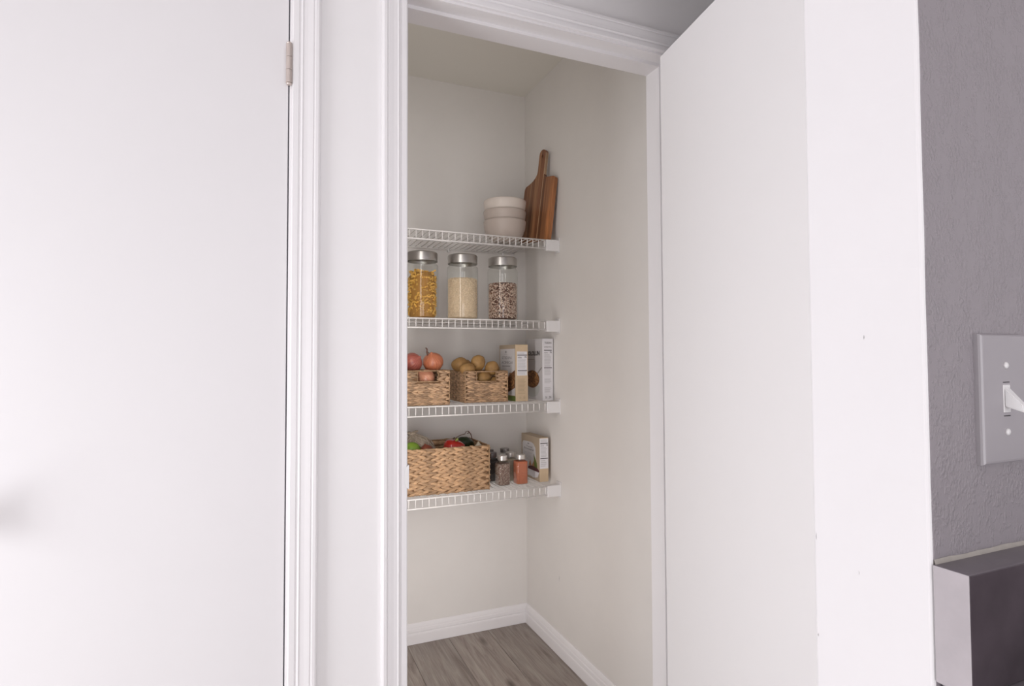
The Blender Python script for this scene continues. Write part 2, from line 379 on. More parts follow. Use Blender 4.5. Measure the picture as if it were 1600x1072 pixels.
# ---- floor of planks
fl = struct(obj('floor', B(RX0-.1, RX1+.1, RY0-.1, 2.52, -.06, -.0075), 'slot'))
random.seed(5)
PW, PL = .18, 1.22
pm = None
xs = .9095-PW*20
col = 0
while xs < RX1:
    y = RY0-.1-random.random()*PL if not .15 < xs < 1.1 else 1.27+.07*(col % 2)-PL*3
    col += 1
    while y < 2.5:
        y0, y1 = max(y, RY0-.08), min(y+PL, 2.47)
        x0, x1 = max(xs, RX0-.05), min(xs+PW, RX1+.05)
        if x1-x0 > .02 and y1-y0 > .05 and not (y0 > YB+.02 and (x1 < .2 or x0 > 1.12)):
            o = obj('plank', B(0, x1-x0-.0012, 0, y1-y0-.0012, -.007, 0, bev=.0006, seg=1), 'plank', fl, loc=(x0, y0, 0))
        y += PL
    xs += PW
# ---- casings
PROF = [(0, 0), (0, .0085), (.002, .010), (.0125, .010), (.0138, .0078), (.0165, .0078), (.0178, .0108), (.0205, .0122), (.0225, .0108),
        (.031, .0112), (.042, .0128), (.0435, .0115), (.0455, .0118), (.047, .0142), (.053, .0142), (.0565, .0115), (.0575, .009), (.0575, 0)]
def casing(n0, x0, x1, zt, y, lean=0):
    """left leg, head, right leg with mitred corners; x0,x1 inner edges"""
    L, Hd, Rg = [], [], []
    def sweep(a, b):
        bm = bmesh.new(); va = [bm.verts.new(p) for p in a]; vb = [bm.verts.new(p) for p in b]; m = len(a)
        for k in range(m): bm.faces.new((va[k], va[(k+1) % m], vb[(k+1) % m], vb[k]))
        bm.faces.new(va); bm.faces.new(vb); bmesh.ops.recalc_face_normals(bm, faces=bm.faces); return bm
    l = sweep([(x0-w_, y-t, 0) for w_, t in PROF], [(x0-w_-lean, y-t, zt+w_) for w_, t in PROF])
    h = sweep([(x0-w_-lean, y-t, zt+w_) for w_, t in PROF], [(x1+w_, y-t, zt+w_) for w_, t in PROF])
    r = sweep([(x1+w_, y-t, 0) for w_, t in PROF], [(x1+w_, y-t, zt+w_) for w_, t in PROF])
    for i, b in enumerate((l, h, r)): struct(obj('trim_%d' % (n0+i), b, 'trim'))
casing(1, D0-.005, D1+.005, HT+.006, YW)
casing(4, XL, XR, HT+.006, YW, lean=.004)
# jambs: single rabbet, stop 12 mm thick
def jamb(n, x0, x1, rab, yf=YW):
    for i, (a, b_) in enumerate(((x0-.014, x0+.005), (x1-.005, x1+.014))):
        bm = B(a, b_, yf-.0005, YB+.001, 0, HT+.003)
        if i == 0: box(bm, x0+.004, x0+.0155, yf+rab, YB+.0005, 0, HT-.009)
        else: box(bm, x1-.0165, x1-.004, yf+rab, YB+.0005, 0, HT-.009)
        struct(obj('trim_%d' % (n+i), bm, 'trim'))
    bm = B(x0-.014, x1+.014, yf-.0005, YB+.001, HT, HT+.016)
    box(bm, x0+.004, x1-.004, yf+rab, YB+.0005, HT-.009, HT+.001)
    struct(obj('trim_%d' % (n+2), bm, 'trim'))
jamb(7, XL-.007, XR+.001, .041)
jamb(10, D0-.005, D1+.005, .041)
# strike plate on the left jamb
bm = bmesh.new()
pts = []
zc_, hh = .940, .0265
for i in range(13):
    t = -1+2*i/12
    pts.append(t)
rows = []
for t in pts:
    w_ = .0085*math.sqrt(max(0, 1-abs(t)**2.6))+.0003
    z = zc_+hh*t
    rows.append([bm.verts.new(p) for p in ((XL+.0016, YW+.004, z), (XL+.0016, YW-.0115, z), (XL+.0006, YW-.0135, z), (XL-w_, YW-.0128, z), (XL-w_, YW-.0115, z), (XL-.0002, YW-.0112, z), (XL+.0004, YW+.004, z))])
for a, b in zip(rows, rows[1:]):
    for k in range(7): bm.faces.new((a[k], a[(k+1) % 7], b[(k+1) % 7], b[k]))
bm.faces.new(rows[0]); bm.faces.new(rows[-1]); bmesh.ops.recalc_face_normals(bm, faces=bm.faces)
tag(obj('strike_plate', bm, 'plastic'), 'small pale metal strike plate on the edge of the pantry door frame', 'strike plate')
# ---- baseboards
BP = [(0, 0), (.0135, 0), (.0135, .038), (.0125, .043), (.0105, .045), (.0105, .048), (.0125, .050), (.0115, .061), (.0095, .063), (.0085, .066), (.0085, .069), (.006, .078), (.003, .083), (0, .083)]
def baseb(name, a, b, nrm):
    bm = bmesh.new(); nrm = Vector(nrm)
    A = [bm.verts.new(Vector(a)+nrm*t+Vector((0, 0, z))) for t, z in BP]; D = [bm.verts.new(Vector(b)+nrm*t+Vector((0, 0, z))) for t, z in BP]
    m = len(BP)
    for k in range(m): bm.faces.new((A[k], A[(k+1) % m], D[(k+1) % m], D[k]))
    bm.faces.new(A); bm.faces.new(D); bmesh.ops.recalc_face_normals(bm, faces=bm.faces)
    struct(obj(name, bm, 'trim'))
baseb('baseboard_pantry_back', (.205, 2.4566, .001), (1.1072, 2.4566, .001), (0, -1, 0))
baseb('baseboard_pantry_right', (1.1072, YB, .001), (1.1072, 2.4435, .001), (-1, 0, 0))
baseb('baseboard_pantry_left', (.205, YB, .001), (.205, 2.4435, .001), (1, 0, 0))
# ---- doors
def knob(parent, x, y, z, sgn=1):
    bm = bmesh.new()
    lathe(bm, [(0, .0), (.032, 0), (.032, .004), (.028, .008), (.012, .010), (.010, .026), (.018, .032), (.0265, .042), (.028, .052), (.024, .060), (.012, .065), (0, .066)], 32)
    m = Matrix.Rotation(R(90), 3, 'X')
    for v in bm.verts: v.co = Vector((x, y, z)) + m @ v.co * sgn
    bmesh.ops.recalc_face_normals(bm, faces=bm.faces)
    return obj('knob', bm, 'nickel', parent, smooth=True)
def hinge(parent, x, y, z, rot=0):
    bm = bmesh.new(); r = .0062
    segs = [(-.0415, -.0145), (-.0138, .0138), (.0145, .0415)]
    for a, b in segs:
        lathe(bm, [(0, a), (r, a), (r, b), (0, b)], 16, (x, y, z))
    lathe(bm, [(0, .0415), (.0045, .0416), (.0058, .0435), (.005, .0455), (0, .0463)], 16, (x, y, z))
    lathe(bm, [(0, -.0463), (.005, -.0455), (.0058, -.0435), (.0045, -.0416), (0, -.0415)], 16, (x, y, z))
    box(bm, x+.001, x+.007, y+.003, y+.012, z-.041, z+.041)
    bmesh.ops.recalc_face_normals(bm, faces=bm.faces)
    return obj('hinge', bm, 'nickel', parent)
d1 = struct(obj('door_1', B(D0+.0045, D1-.0026, YW+.0015, YW+.0365, .008, HT-.003, bev=.0012, seg=2), 'door'))
for z in (.22, 1.8325): hinge(d1, D1-.0016, YW-.0075, z)
knob(d1, D0+.062+.045, YW+.0015, .925)
# open pantry leaf: pivot at the right jamb
ang = 0.1574
piv = Vector((1.0385, YW-.008, 0))
d2 = obj('door_2', B(0, .035, -.7195, 0, .008, HT-.0115, bev=.0015, seg=2), 'door2')
struct(d2)
# local frame: leaf hangs from the pivot towards -Y, its stop-side face at x=0 (camera side)
d2.location = (piv.x-.0425*math.cos(ang), piv.y-.0, 0); d2.rotation_euler = (0, 0, -ang)
for z in (.22, 1.03, 1.80):
    bm = bmesh.new(); lathe(bm, [(0, -.0445), (.0062, -.0445), (.0062, .0445), (0, .0445)], 16, (.0405, .0045, z))
    box(bm, .004, .037, -.0005, .0012, z-.044, z+.044)
    obj('hinge', bm, 'nickel', d2)
bm = bmesh.new()
for s_ in (-1,):
    lathe(bm, [(0, .0), (.032, 0), (.032, .004), (.028, .008), (.012, .010), (.010, .026), (.018, .032), (.0265, .042), (.028, .052), (.024, .060), (.012, .065), (0, .066)], 32)
mm = Matrix.Rotation(R(90), 3, 'Y')
for v in bm.verts: v.co = Vector((.0345, -.66, .925)) + mm @ v.co
obj('knob', bm, 'nickel', d2, smooth=True)

# ------------------------------------------------------------------ switch, backsplash, counter
sw = thing('light_switch', 'white toggle light switch on the shaded textured wall, above the stone backsplash', 'light switch', (.6160, .3156, 1.1662))
bm = bmesh.new()
hw, hh = .0352, .0583
rings = []
for inset, dep in ((0, 0), (0, .0035), (.0006, .0052), (.0018, .0064), (.0034, .0067), (.0050, .0067)):
    rings.append([bm.verts.new((sx*(hw-inset), -dep, sz*(hh-inset))) for sx, sz in ((-1, -1), (1, -1), (1, 1), (-1, 1))])
for a, b in zip(rings, rings[1:]):
    for k in range(4): bm.faces.new((a[k], a[(k+1) % 4], b[(k+1) % 4], b[k]))
bm.faces.new(rings[-1]); bm.faces.new(list(reversed(rings[0])))
bmesh.ops.recalc_face_normals(bm, faces=bm.faces)
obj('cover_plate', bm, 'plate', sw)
bm = B(-.0052, .0052, -.0072, -.0060, -.0125, .0125, bev=.0004, seg=1)
obj('toggle_frame', bm, 'plastic', sw)
bm = bmesh.new()
a = [bm.verts.new(p) for p in ((-.0042, -.0068, -.007), (.0042, -.0068, -.007), (.0042, -.0068, .0105), (-.0042, -.0068, .0105))]
b = [bm.verts.new(p) for p in ((-.0036, -.0215, -.0115), (.0036, -.0215, -.0115), (.0036, -.0205, -.0052), (-.0036, -.0205, -.0052))]
for k in range(4): bm.faces.new((a[k], a[(k+1) % 4], b[(k+1) % 4], b[k]))
bm.faces.new(b); bm.faces.new(list(reversed(a))); bmesh.ops.recalc_face_normals(bm, faces=bm.faces)
bmesh.ops.bevel(bm, geom=list(bm.edges), offset=.0009, segments=2, affect='EDGES')
obj('toggle', bm, 'plastic', sw)
for z in (.0148, .0118, -.0118, -.0155): obj('slot_line', B(-.005, .005, -.00685, -.0064, z-.0004, z+.0004), 'slot', sw)
for z in (.030, -.030):
    bm = bmesh.new(); lathe(bm, [(0, 0), (.0033, 0), (.0031, .0012), (.0018, .0020), (0, .0022)], 16)
    for v in bm.verts: v.co = Vector((0, -.0064, z)) + Matrix.Rotation(R(90), 3, 'X') @ v.co
    bmesh.ops.recalc_face_normals(bm, faces=bm.faces)
    s_ = obj('screw', bm, 'plastic', sw, smooth=True)
# backsplash
bm = B(.5155, 2.2, .2876, .3154, .933, 1.0297, bev=.0012, seg=2)
for f in bm.faces:
    n = f.normal
    bm.normal_update()
for f in bm.faces:
    f.material_index = 2 if f.normal.x < -.6 else (1 if f.normal.z > .6 else 0)
tag(obj('stone_backsplash', bm, ['stone_front', 'stone_top', 'stone_end']), 'short dark grey stone backsplash with pale cut end below the light switch', 'backsplash')
bm = bmesh.new()
up_ = [(.5175+i*.02, 1.0335+.0012*noise.noise(Vector((i*.7, 0, 0)))) for i in range(40)]
ra = [bm.verts.new((x, .3152, z)) for x, z in up_]; rb = [bm.verts.new((x, .3140, 1.0296)) for x, z in up_]; rc = [bm.verts.new((x, .3157, 1.0296)) for x, z in up_]
for k in range(39):
    for A_, B_ in ((ra, rb), (rb, rc), (rc, ra)): bm.faces.new((A_[k], A_[k+1], B_[k+1], B_[k]))
bmesh.ops.recalc_face_normals(bm, faces=bm.faces)
struct(obj('trim_20', bm, 'caulk'))
tag(obj('countertop', B(.522, 2.2, -.32, .3148, .903, .9328, bev=.002), 'stone_top'), 'grey stone countertop just showing in the bottom right corner', 'countertop')
cab = thing('base_cabinet', 'white base cabinet carrying the grey stone countertop', 'cabinet', (.54, 0, 0))
bm = B(0, 1.6, -.30, .313, .1, .9025); box(bm, .0, 1.6, -.24, .313, .001, .1)
obj('body', bm, 'cabinet', cab)
for k in range(4):
    d = obj('cabinet_door', B(.006+k*.4, .394+k*.4, -.3195, -.3003, .12, .88, bev=.002), 'cabinet', cab)
    obj('handle', tube(bmesh.new(), [(.05+k*.4, -.3190, .74), (.05+k*.4, -.345, .75), (.05+k*.4, -.345, .83), (.05+k*.4, -.319, .84)], .004, 8), 'nickel', d)

# ------------------------------------------------------------------ wire shelves
def make_shelf(z, label):
    sh = thing('wire_shelf', label, 'shelf', (0, 0, z), 0, 'wire shelves in the pantry')
    x0, x1, yf, yb = .208, 1.0465, 2.121, 2.450
    return sh, x0, x1, yf, yb
SZ = [1.6935, 1.3595, 1.0280, 0.6885]
SL = ['topmost white wire shelf, holding the bowls and cutting board', 'white wire shelf holding the three big glass jars',
      'white wire shelf holding the onion and potato baskets', 'lowest white wire shelf, holding the long basket and spice jars']
proto = None
for z, lab in zip(SZ, SL):
    if proto is None:
        sh, x0, x1, yf, yb = make_shelf(z, lab)
        r = .0019
        wire = None; x = x1-.0065; k = 0
        while x > x0:
            if wire is None:
                bm = bmesh.new(); tube(bm, [(0, yb, -r), (0, yf+.004, -r), (0, yf, -r-.003), (0, yf, -.0375)], r, 6)
                wire = obj('deck_wire', bm, 'wire', sh, smooth=True); wire.location = (x, 0, 0)
            else: copy_obj(wire, parent=sh, loc=(x, 0, 0))
            x -= .0254; k += 1
        for nm, y_, zz in (('front_rail', yf-.0028, -.0022), ('lower_front_rail', yf-.0028, -.0372), ('back_rail', yb-.002, -.0055), ('middle_rail', (yf+yb)/2, -.0055)):
            obj(nm, tube(bmesh.new(), [(x0, y_, zz), (x1, y_, zz)], .0028, 8), 'wire', sh, smooth=True)
        # end bracket block and its wall flange
        bm = B(x1+.0005, 1.1050, yf-.007, yf+.012, -.0455, .0005, bev=.0015)
        obj('end_bracket', bm, 'plastic', sh)
        bm = B(1.1035, 1.1068, yf-.010, yf+.030, -.052, .011, bev=.0012)
        obj('bracket_flange', bm, 'plastic', sh)
        for xx in (.42, .73, .99):
            bm = B(xx-.004, xx+.004, yb-.006, 2.4562, -.017, -.001, bev=.0015); obj('wall_clip', bm, 'plastic', sh)
        proto = sh
    else:
        c = proto.copy(); C.objects.link(c); c.location = (0, 0, z); c['label'] = lab
        for ch in proto.children: copy_obj(ch, parent=c)
ST = [z+.0008 for z in SZ]

# ------------------------------------------------------------------ top shelf: bowls and board
def bowl(z, m, label, dx, dy):
    bm = bmesh.new()
    prof = [(0, 0), (.045, 0), (.048, .003), (.062, .010), (.077, .025), (.086, .046), (.0895, .066), (.0895, .0715), (.0885, .073), (.0865, .072), (.0855, .066), (.082, .048), (.073, .028), (.058, .014), (.040, .008), (0, .008)]
    lathe(bm, [(a, b*1.17) for a, b in prof], 56)
    bmesh.ops.recalc_face_normals(bm, faces=bm.faces)
    o = obj('bowl', bm, m, smooth=True, loc=(.9135+dx, 2.2385+dy, z))
    return tag(o, label, 'bowl', 'bowls stacked on the top shelf')
bowl(ST[0], 'bowl', 'bottom bowl of the stack, taupe ceramic, resting on the top wire shelf', 0, 0)
bowl(ST[0]+.0425, 'bowl', 'middle bowl of the stack of three, taupe ceramic', .0005, .001)
bowl(ST[0]+.085, 'bowl_top', 'uppermost bowl of the stack, paler cream than those below', .0005, -.001)
def cutting_board():
    W, H = .191, .397; hwid = .021
    pts = []
    def arc(cx, cy, r, a0, a1, n=6):
        for i in range(n+1):
            a = a0+(a1-a0)*i/n; pts.append((cx+r*math.cos(R(a)), cy+r*math.sin(R(a))))
    arc(.012, .012, .012, 270, 180); arc(W-.012, .012, .012, 360, 270)
    P = [(W, .03)]
    outline = []
    # build counter-clockwise from bottom left
    pts = []
    def bez(a, b, c, n=8):
        a, b, c = Vector(a), Vector(b), Vector(c)
        for i in range(1, n+1):
            t = i/n; q = a*(1-t)**2+b*2*t*(1-t)+c*t*t; pts.append((q.x, q.y))
    m = W/2
    arc(W-.012, .012, .012, 270, 360)                      # far side: long sloping shoulder
    arc(W-.026, .228, .026, 0, 48)
    bez(pts[-1], (m+hwid+.002, .268), (m+hwid-.001, .305))
    arc(m, H-hwid*.95, hwid*.95, 0, 180, 12)
    pts.append((m-hwid+.001, .296)); bez(pts[-1], (m-hwid-.001, .276), (m-hwid-.022, .273), 6)   # near side: flat square shoulder
    arc(.014, .256, .014, 100, 180)
    arc(.012, .012, .012, 180, 270)
    bm = bmesh.new(); th = .016
    hole = [(m+.0048*math.cos(a), H-.028+.0075*math.sin(a)) for a in [2*math.pi*k/14 for k in range(14)]]
    def layer(y): return [bm.verts.new((p[0], y, p[1])) for p in pts], [bm.verts.new((p[0], y, p[1])) for p in hole]
    A, a = layer(0); Bv, b = layer(th)
    for o_, i_, flip in ((A, a, 0), (Bv, b, 1)):
        es = []
        for L_ in (o_, i_):
            for k in range(len(L_)):
                e = bm.edges.get((L_[k], L_[(k+1) % len(L_)])) or bm.edges.new((L_[k], L_[(k+1) % len(L_)])); es.append(e)
        bmesh.ops.triangle_fill(bm, use_beauty=True, edges=es)
    for S, T in ((A, Bv), (a, b)):
        n = len(S)
        for k in range(n): bm.faces.new((S[k], S[(k+1) % n], T[(k+1) % n], T[k]))
    bmesh.ops.remove_doubles(bm, verts=bm.verts, dist=1e-6)
    bmesh.ops.recalc_face_normals(bm, faces=bm.faces)
    o = obj('cutting_board', bm, 'board')
    yaw, lean, roll = 0.2832, 0.0768, 0.0855
    wd = Vector((-math.sin(yaw), math.cos(yaw), 0)); n = Vector((math.cos(yaw), math.sin(yaw), 0))
    up = Vector((0, 0, 1))*math.cos(lean)+n*math.sin(lean); c, s = math.cos(roll), math.sin(roll)
    Wv = wd*c+up*s; U = up*c-wd*s; N = U.cross(Wv)
    m4 = Matrix((Wv, N if N.dot(n) > 0 else -N, U)).transposed().to_4x4(); m4.translation = (1.061, 2.126, ST[0])
    o.matrix_world = m4
    bv = o.modifiers.new('soften', 'BEVEL'); bv.width = .0018; bv.segments = 2; bv.limit_method = 'ANGLE'
    tag(o, 'brown striped wooden paddle cutting board leaning against the pantry wall', 'cutting board')
cutting_board()

# ------------------------------------------------------------------ glass jars
JR, JH = .0625, .2585
def big_jar(x, y, label):
    j = thing('glass_jar', label, 'jar', (x, y, ST[1]), 0, 'large glass storage jars')
    bm = bmesh.new()
    lathe(bm, [(0, .0005), (JR-.006, .0005), (JR-.001, .004), (JR, .009), (JR, .203), (JR-.002, .209), (JR-.008, .2135), (JR-.009, .2175), (JR-.009, .233)], 56)
    obj('glass_body', bm, 'glass', j, smooth=True)
    bm = bmesh.new()
    lr = .0592
    lathe(bm, [(0, .2335), (lr-.003, .2335), (lr-.0005, .2240), (lr, .2225), (lr, .2255), (lr+.0002, .2525), (lr-.001, .2560), (lr-.003, .2580), (lr-.006, .2585), (0, .2585)], 56)
    bmesh.ops.recalc_face_normals(bm, faces=bm.faces)
    o = obj('lid', bm, 'lidmetal', j)
    for p in o.data.polygons: p.use_smooth = True
    m_ = o.modifiers.new('edge', 'EDGE_SPLIT'); m_.split_angle = R(35)
    return j
JX = [(.5502, 2.2), (.7146, 2.2), (.888, 2.2)]
big_jar(*JX[0], 'leftmost large glass jar with steel lid, filled with yellow pasta')
big_jar(*JX[1], 'middle large glass jar with steel lid, filled with pale rice')
big_jar(*JX[2], 'rightmost large glass jar with steel lid, holding speckled brown and white beans')
random.seed(11)
IR = JR-.0034
# pasta
bm = bmesh.new()
lathe(bm, [(0, .0065), (IR-.010, .0065), (IR-.008, .020), (IR-.010, .165), (IR-.020, .180), (0, .186)], 24)
for f in bm.faces: f.material_index = 1
def fusilli(bm, c, rot, L, r):
    # a twisted ribbon
    n = 9; ring = []
    for i in range(n+1):
        t = i/n; a = t*math.pi*2.4; z = (t-.5)*L
        row = []
        for k, (rr, da) in enumerate(((r, 0), (r*.35, math.pi/2), (r, math.pi), (r*.35, -math.pi/2))):
            row.append(bm.verts.new(Vector(c)+rot @ Vector((rr*math.cos(a+da), rr*math.sin(a+da), z))))
        ring.append(row)
    for a, b in zip(ring, ring[1:]):
        for k in range(4): bm.faces.new((a[k], a[(k+1) % 4], b[(k+1) % 4], b[k]))
    bm.faces.new(ring[0]); bm.faces.new(ring[-1])
def rrot(): return Matrix.Rotation(random.uniform(0, 6.28), 3, 'Z') @ Matrix.Rotation(random.uniform(0, 3.14), 3, 'X') @ Matrix.Rotation(random.uniform(0, 3.14), 3, 'Y')
for i in range(420):
    L, r = random.uniform(.016, .024), .0042
    rt = rrot(); ax = rt @ Vector((0, 0, 1))
    a = random.uniform(0, 6.283); z = random.uniform(.016, .186)
    rad = Vector((math.cos(a), math.sin(a), 0))
    mx = IR-.0005-abs(ax.dot(rad))*L/2-r*1.05-(ax-rad*ax.dot(rad)).length**2*L*L/8/IR
    if z > .17: mx *= math.sqrt(random.random())
    fusilli(bm, rad*mx+Vector((0, 0, z if z > .015 else .015)), rt, L, r)
o = obj('pasta', bm, ['pasta', 'pastacore'], loc=(*JX[0], ST[1]))
tag(o, 'yellow dry pasta twists filling the leftmost glass jar', 'pasta', kind='stuff')
# rice
bm = bmesh.new()
lathe(bm, [(0, .0065), (IR-.004, .0065), (IR-.0018, .010), (IR-.0018, .158), (IR-.006, .161), (IR-.03, .163), (0, .165)], 48)
for f in bm.faces: f.material_index = 1; f.smooth = True
def grain(bm, c, rot, a, b):
    vs = [Vector((0, 0, a)), Vector((0, 0, -a))]+[Vector((b*math.cos(t), b*math.sin(t), 0)) for t in (0, 1.57, 3.14, 4.71)]
    vs = [bm.verts.new(Vector(c)+rot @ v) for v in vs]
    for k in range(4):
        bm.faces.new((vs[0], vs[2+k], vs[2+(k+1) % 4])); bm.faces.new((vs[1], vs[2+(k+1) % 4], vs[2+k]))
for i in range(5200):
    a = random.uniform(0, 6.283); top = i < 500
    if top: rr = (IR-.004)*math.sqrt(random.random()); z = .1625+.002*(1-rr/IR)
    else: rr = IR-.0016; z = random.uniform(.009, .160)
    grain(bm, (rr*math.cos(a), rr*math.sin(a), z), Matrix.Rotation(a, 3, 'Z') @ Matrix.Rotation(random.uniform(0, 3.14), 3, 'X'), .0030, .0011)
tag(obj('rice', bm, ['ricegrain', 'rice'], loc=(*JX[1], ST[1])), 'pale rice filling the middle glass jar', 'rice', kind='stuff')
# beans
bm = bmesh.new()
lathe(bm, [(0, .0065), (IR-.006, .0065), (IR-.004, .012), (IR-.004, .144), (IR-.01, .148), (0, .152)], 40)
for f in bm.faces: f.material_index = 1
def bean(bm, c, rot, a, b, d):
    rings = []
    for zz, k in ((-1, 0), (-.6, .8), (.0, 1), (.6, .8), (1, 0)):
        if k == 0: rings.append([bm.verts.new(Vector(c)+rot @ Vector((0, 0, zz*a)))])
        else: rings.append([bm.verts.new(Vector(c)+rot @ Vector((k*b*math.cos(t), k*d*math.sin(t), zz*a))) for t in [2*math.pi*j/6 for j in range(6)]])
    for A, D in zip(rings, rings[1:]):
        for k in range(6):
            k2 = (k+1) % 6
            if len(A) == 1: f = bm.faces.new((A[0], D[k2], D[k]))
            elif len(D) == 1: f = bm.faces.new((A[k], A[k2], D[0]))
            else: f = bm.faces.new((A[k], A[k2], D[k2], D[k]))
            f.smooth = True
for i in range(4300):
    a = random.uniform(0, 6.283)
    if i < 400: rr = (IR-.006)*math.sqrt(random.random()); z = .1505+.003*(1-rr/IR)
    else: rr = IR-.0026; z = random.uniform(.010, .149)
    bean(bm, (rr*math.cos(a), rr*math.sin(a), z), Matrix.Rotation(a, 3, 'Z') @ Matrix.Rotation(random.uniform(0, 3.14), 3, 'X'), .0033, .0018, .0021)
tag(obj('beans', bm, ['beans', 'beancore'], loc=(*JX[2], ST[1])), 'speckled brown and white beans in the rightmost glass jar', 'beans', kind='stuff')

# ------------------------------------------------------------------ woven baskets
def leaf(bm, p, t, up, out, L, W, T):
    """strand: lens shape along t"""
    rows = []
    sec = [(-.5, .12), (-.32, .72), (0, 1.0), (.32, .78), (.5, .12)]
    for s, k in sec:
        c = p+t*(s*L)+out*(T*.35*(1-4*s*s))
        rows.append([bm.verts.new(c+up*(W*.5*k)), bm.verts.new(c+up*(W*.28*k)+out*(T*.8*k)), bm.verts.new(c-up*(W*.28*k)+out*(T*.8*k)), bm.verts.new(c-up*(W*.5*k))])
    for a, b in zip(rows, rows[1:]):
        for k in range(3): f = bm.faces.new((a[k], a[k+1], b[k+1], b[k])); f.smooth = True
def basket(name, label, group, cx, cy, z, w_, d, h, rows, pitch, mt, hole=None, rz=0, rimr=.003, ang_=13, wid_=.62):
    """footprint w x d centred on (cx,cy); hole=(x0,x1,z0,z1) in the front face local coords"""
    b = thing(name, label, 'basket', (cx, cy, z), rz, group)
    random.seed(int(cx*1000))
    hw, hd = w_/2, d/2; T = .0052; ins = .0056
    # lining panels
    bm = bmesh.new()
    ix, iy = hw-ins, hd-ins
    def panel(x0, x1, y0, y1, z0, z1): box(bm, x0, x1, y0, y1, z0, z1)
    if hole:
        panel(-ix, hole[0], -iy, -iy+.003, .003, h-.003); panel(hole[1], ix, -iy, -iy+.003, .003, h-.003); panel(hole[0], hole[1], -iy, -iy+.003, .003, hole[2])
        panel(hole[0], hole[1], -iy, -iy+.003, hole[3], h-.003)
    else: panel(-ix, ix, -iy, -iy+.003, .003, h-.003)
    panel(-ix, ix, iy-.003, iy, .003, h-.003)
    panel(-ix, -ix+.003, -iy, iy, .003, h-.003); panel(ix-.003, ix, -iy, iy, .003, h-.003); panel(-ix, ix, -iy, iy, .001, .004)
    obj('lining', bm, 'brown', b)
    rh = (h-2*rimr)/rows
    sides = [((-hw, -hd), (1, 0), (0, -1), w_), ((hw, -hd), (0, 1), (1, 0), d), ((hw, hd), (-1, 0), (0, 1), w_), ((-hw, hd), (0, -1), (-1, 0), d)]
    for r_ in range(rows):
        zc = rimr+rh*(r_+.5); bm = bmesh.new(); ph = random.random()
        for si, (o0, dr, nr, ln) in enumerate(sides):
            dv = Vector((*dr, 0)); nv = Vector((*nr, 0)); n = max(3, round(ln/pitch)); pp = ln/n
            for k in range(n+2):
                for q in (0, 1):
                    s = (k+.5*q-ph)*pp
                    if s < pp*.25 or s > ln-pp*.2: continue
                    zz = zc+(rh*.23 if q == 0 else -rh*.23)
                    if hole and si == 0 and hole[0]-pp*.25 < s-hw < hole[1]+pp*.25 and hole[2]-rh*.2 < zz < hole[3]+rh*.2: continue
                    a = (-1 if q == 0 else 1)*R(ang_)*random.uniform(.75, 1.25)
                    t = (dv*math.cos(a)+Vector((0, 0, 1))*math.sin(a)); u = (Vector((0, 0, 1))*math.cos(a)-dv*math.sin(a))
                    p = Vector((*o0, 0))+dv*(s+random.uniform(-.05, .05)*pp)+Vector((0, 0, zz+random.uniform(-.06, .06)*rh))-nv*(T*.9)
                    L = pp*1.5
                    if s+L*.5 > ln+.001: L = (ln+.001-s)*2
                    if s-L*.5 < -.001: L = min(L, (s+.001)*2)
                    leaf(bm, p, t, u, nv, L, rh*wid_, T)
            # inside strands: flat, seen over the rim
            for k in range(n):
                s = (k+.5)*pp
                if hole and si == 0 and hole[0]-pp*.3 < s-hw < hole[1]+pp*.3 and zc > hole[2]-rh*.3: continue
                p = Vector((*o0, 0))+dv*s+Vector((0, 0, zc))-nv*(ins+.0032)
                if abs(p.x) > ix-.002 and si in (0, 2): continue
                if abs(p.y) > iy-.002 and si in (1, 3): continue
                leaf(bm, p, dv, Vector((0, 0, 1)), -nv, pp*1.3, rh*.8, .002)
        obj('braid', bm, mt, b)
    # rims: twisted cord as short slanted beads
    def cord(zz, nm, rr, skip=None):
        bm = bmesh.new()
        for si, (o0, dr, nr, ln) in enumerate(sides):
            dv = Vector((*dr, 0)); nv = Vector((*nr, 0)); st = rr*1.9; n = round(ln/st)
            tube(bm, [Vector((*o0, zz))-nv*.0035+dv*.0035, Vector((*o0, zz))-nv*.0035+dv*(ln-.0035)], rr*.85, 6)
            for k in range(n):
                p = Vector((*o0, zz))-nv*.0035+dv*((k+.5)*ln/n)
                p.x = max(-hw+.003, min(hw-.003, p.x)); p.y = max(-hd+.003, min(hd-.003, p.y))
                t = dv*.6+Vector((0, 0, .8))
                blob(bm, p, (rr*.62, rr*1.1, rr*1.35), 1, Matrix.Rotation(math.atan2(dr[1], dr[0]), 3, 'Z') @ Matrix.Rotation(R(30), 3, 'Y'))
        obj(nm, bm, 'rim', b, smooth=True)
    cord(h-rimr, 'rim', rimr); cord(rimr, 'base_cord', rimr)
    bm = bmesh.new()
    for sx in (-1, 1):
        for sy in (-1, 1):
            tube(bm, [(sx*(hw-.003), sy*(hd-.003), rimr), (sx*(hw-.003), sy*(hd-.003), h-rimr)], .0026, 8)
    obj('corner_post', bm, 'rim', b, smooth=True)
    if hole:
        bm = bmesh.new()
        y_ = -hd+.002
        tube(bm, [(hole[0], y_, h-rimr), (hole[0], y_, hole[2]), (hole[1], y_, hole[2]), (hole[1], y_, h-rimr)], .0024, 6)
        obj('handle_edge', bm, 'rim', b, smooth=True)
    return b
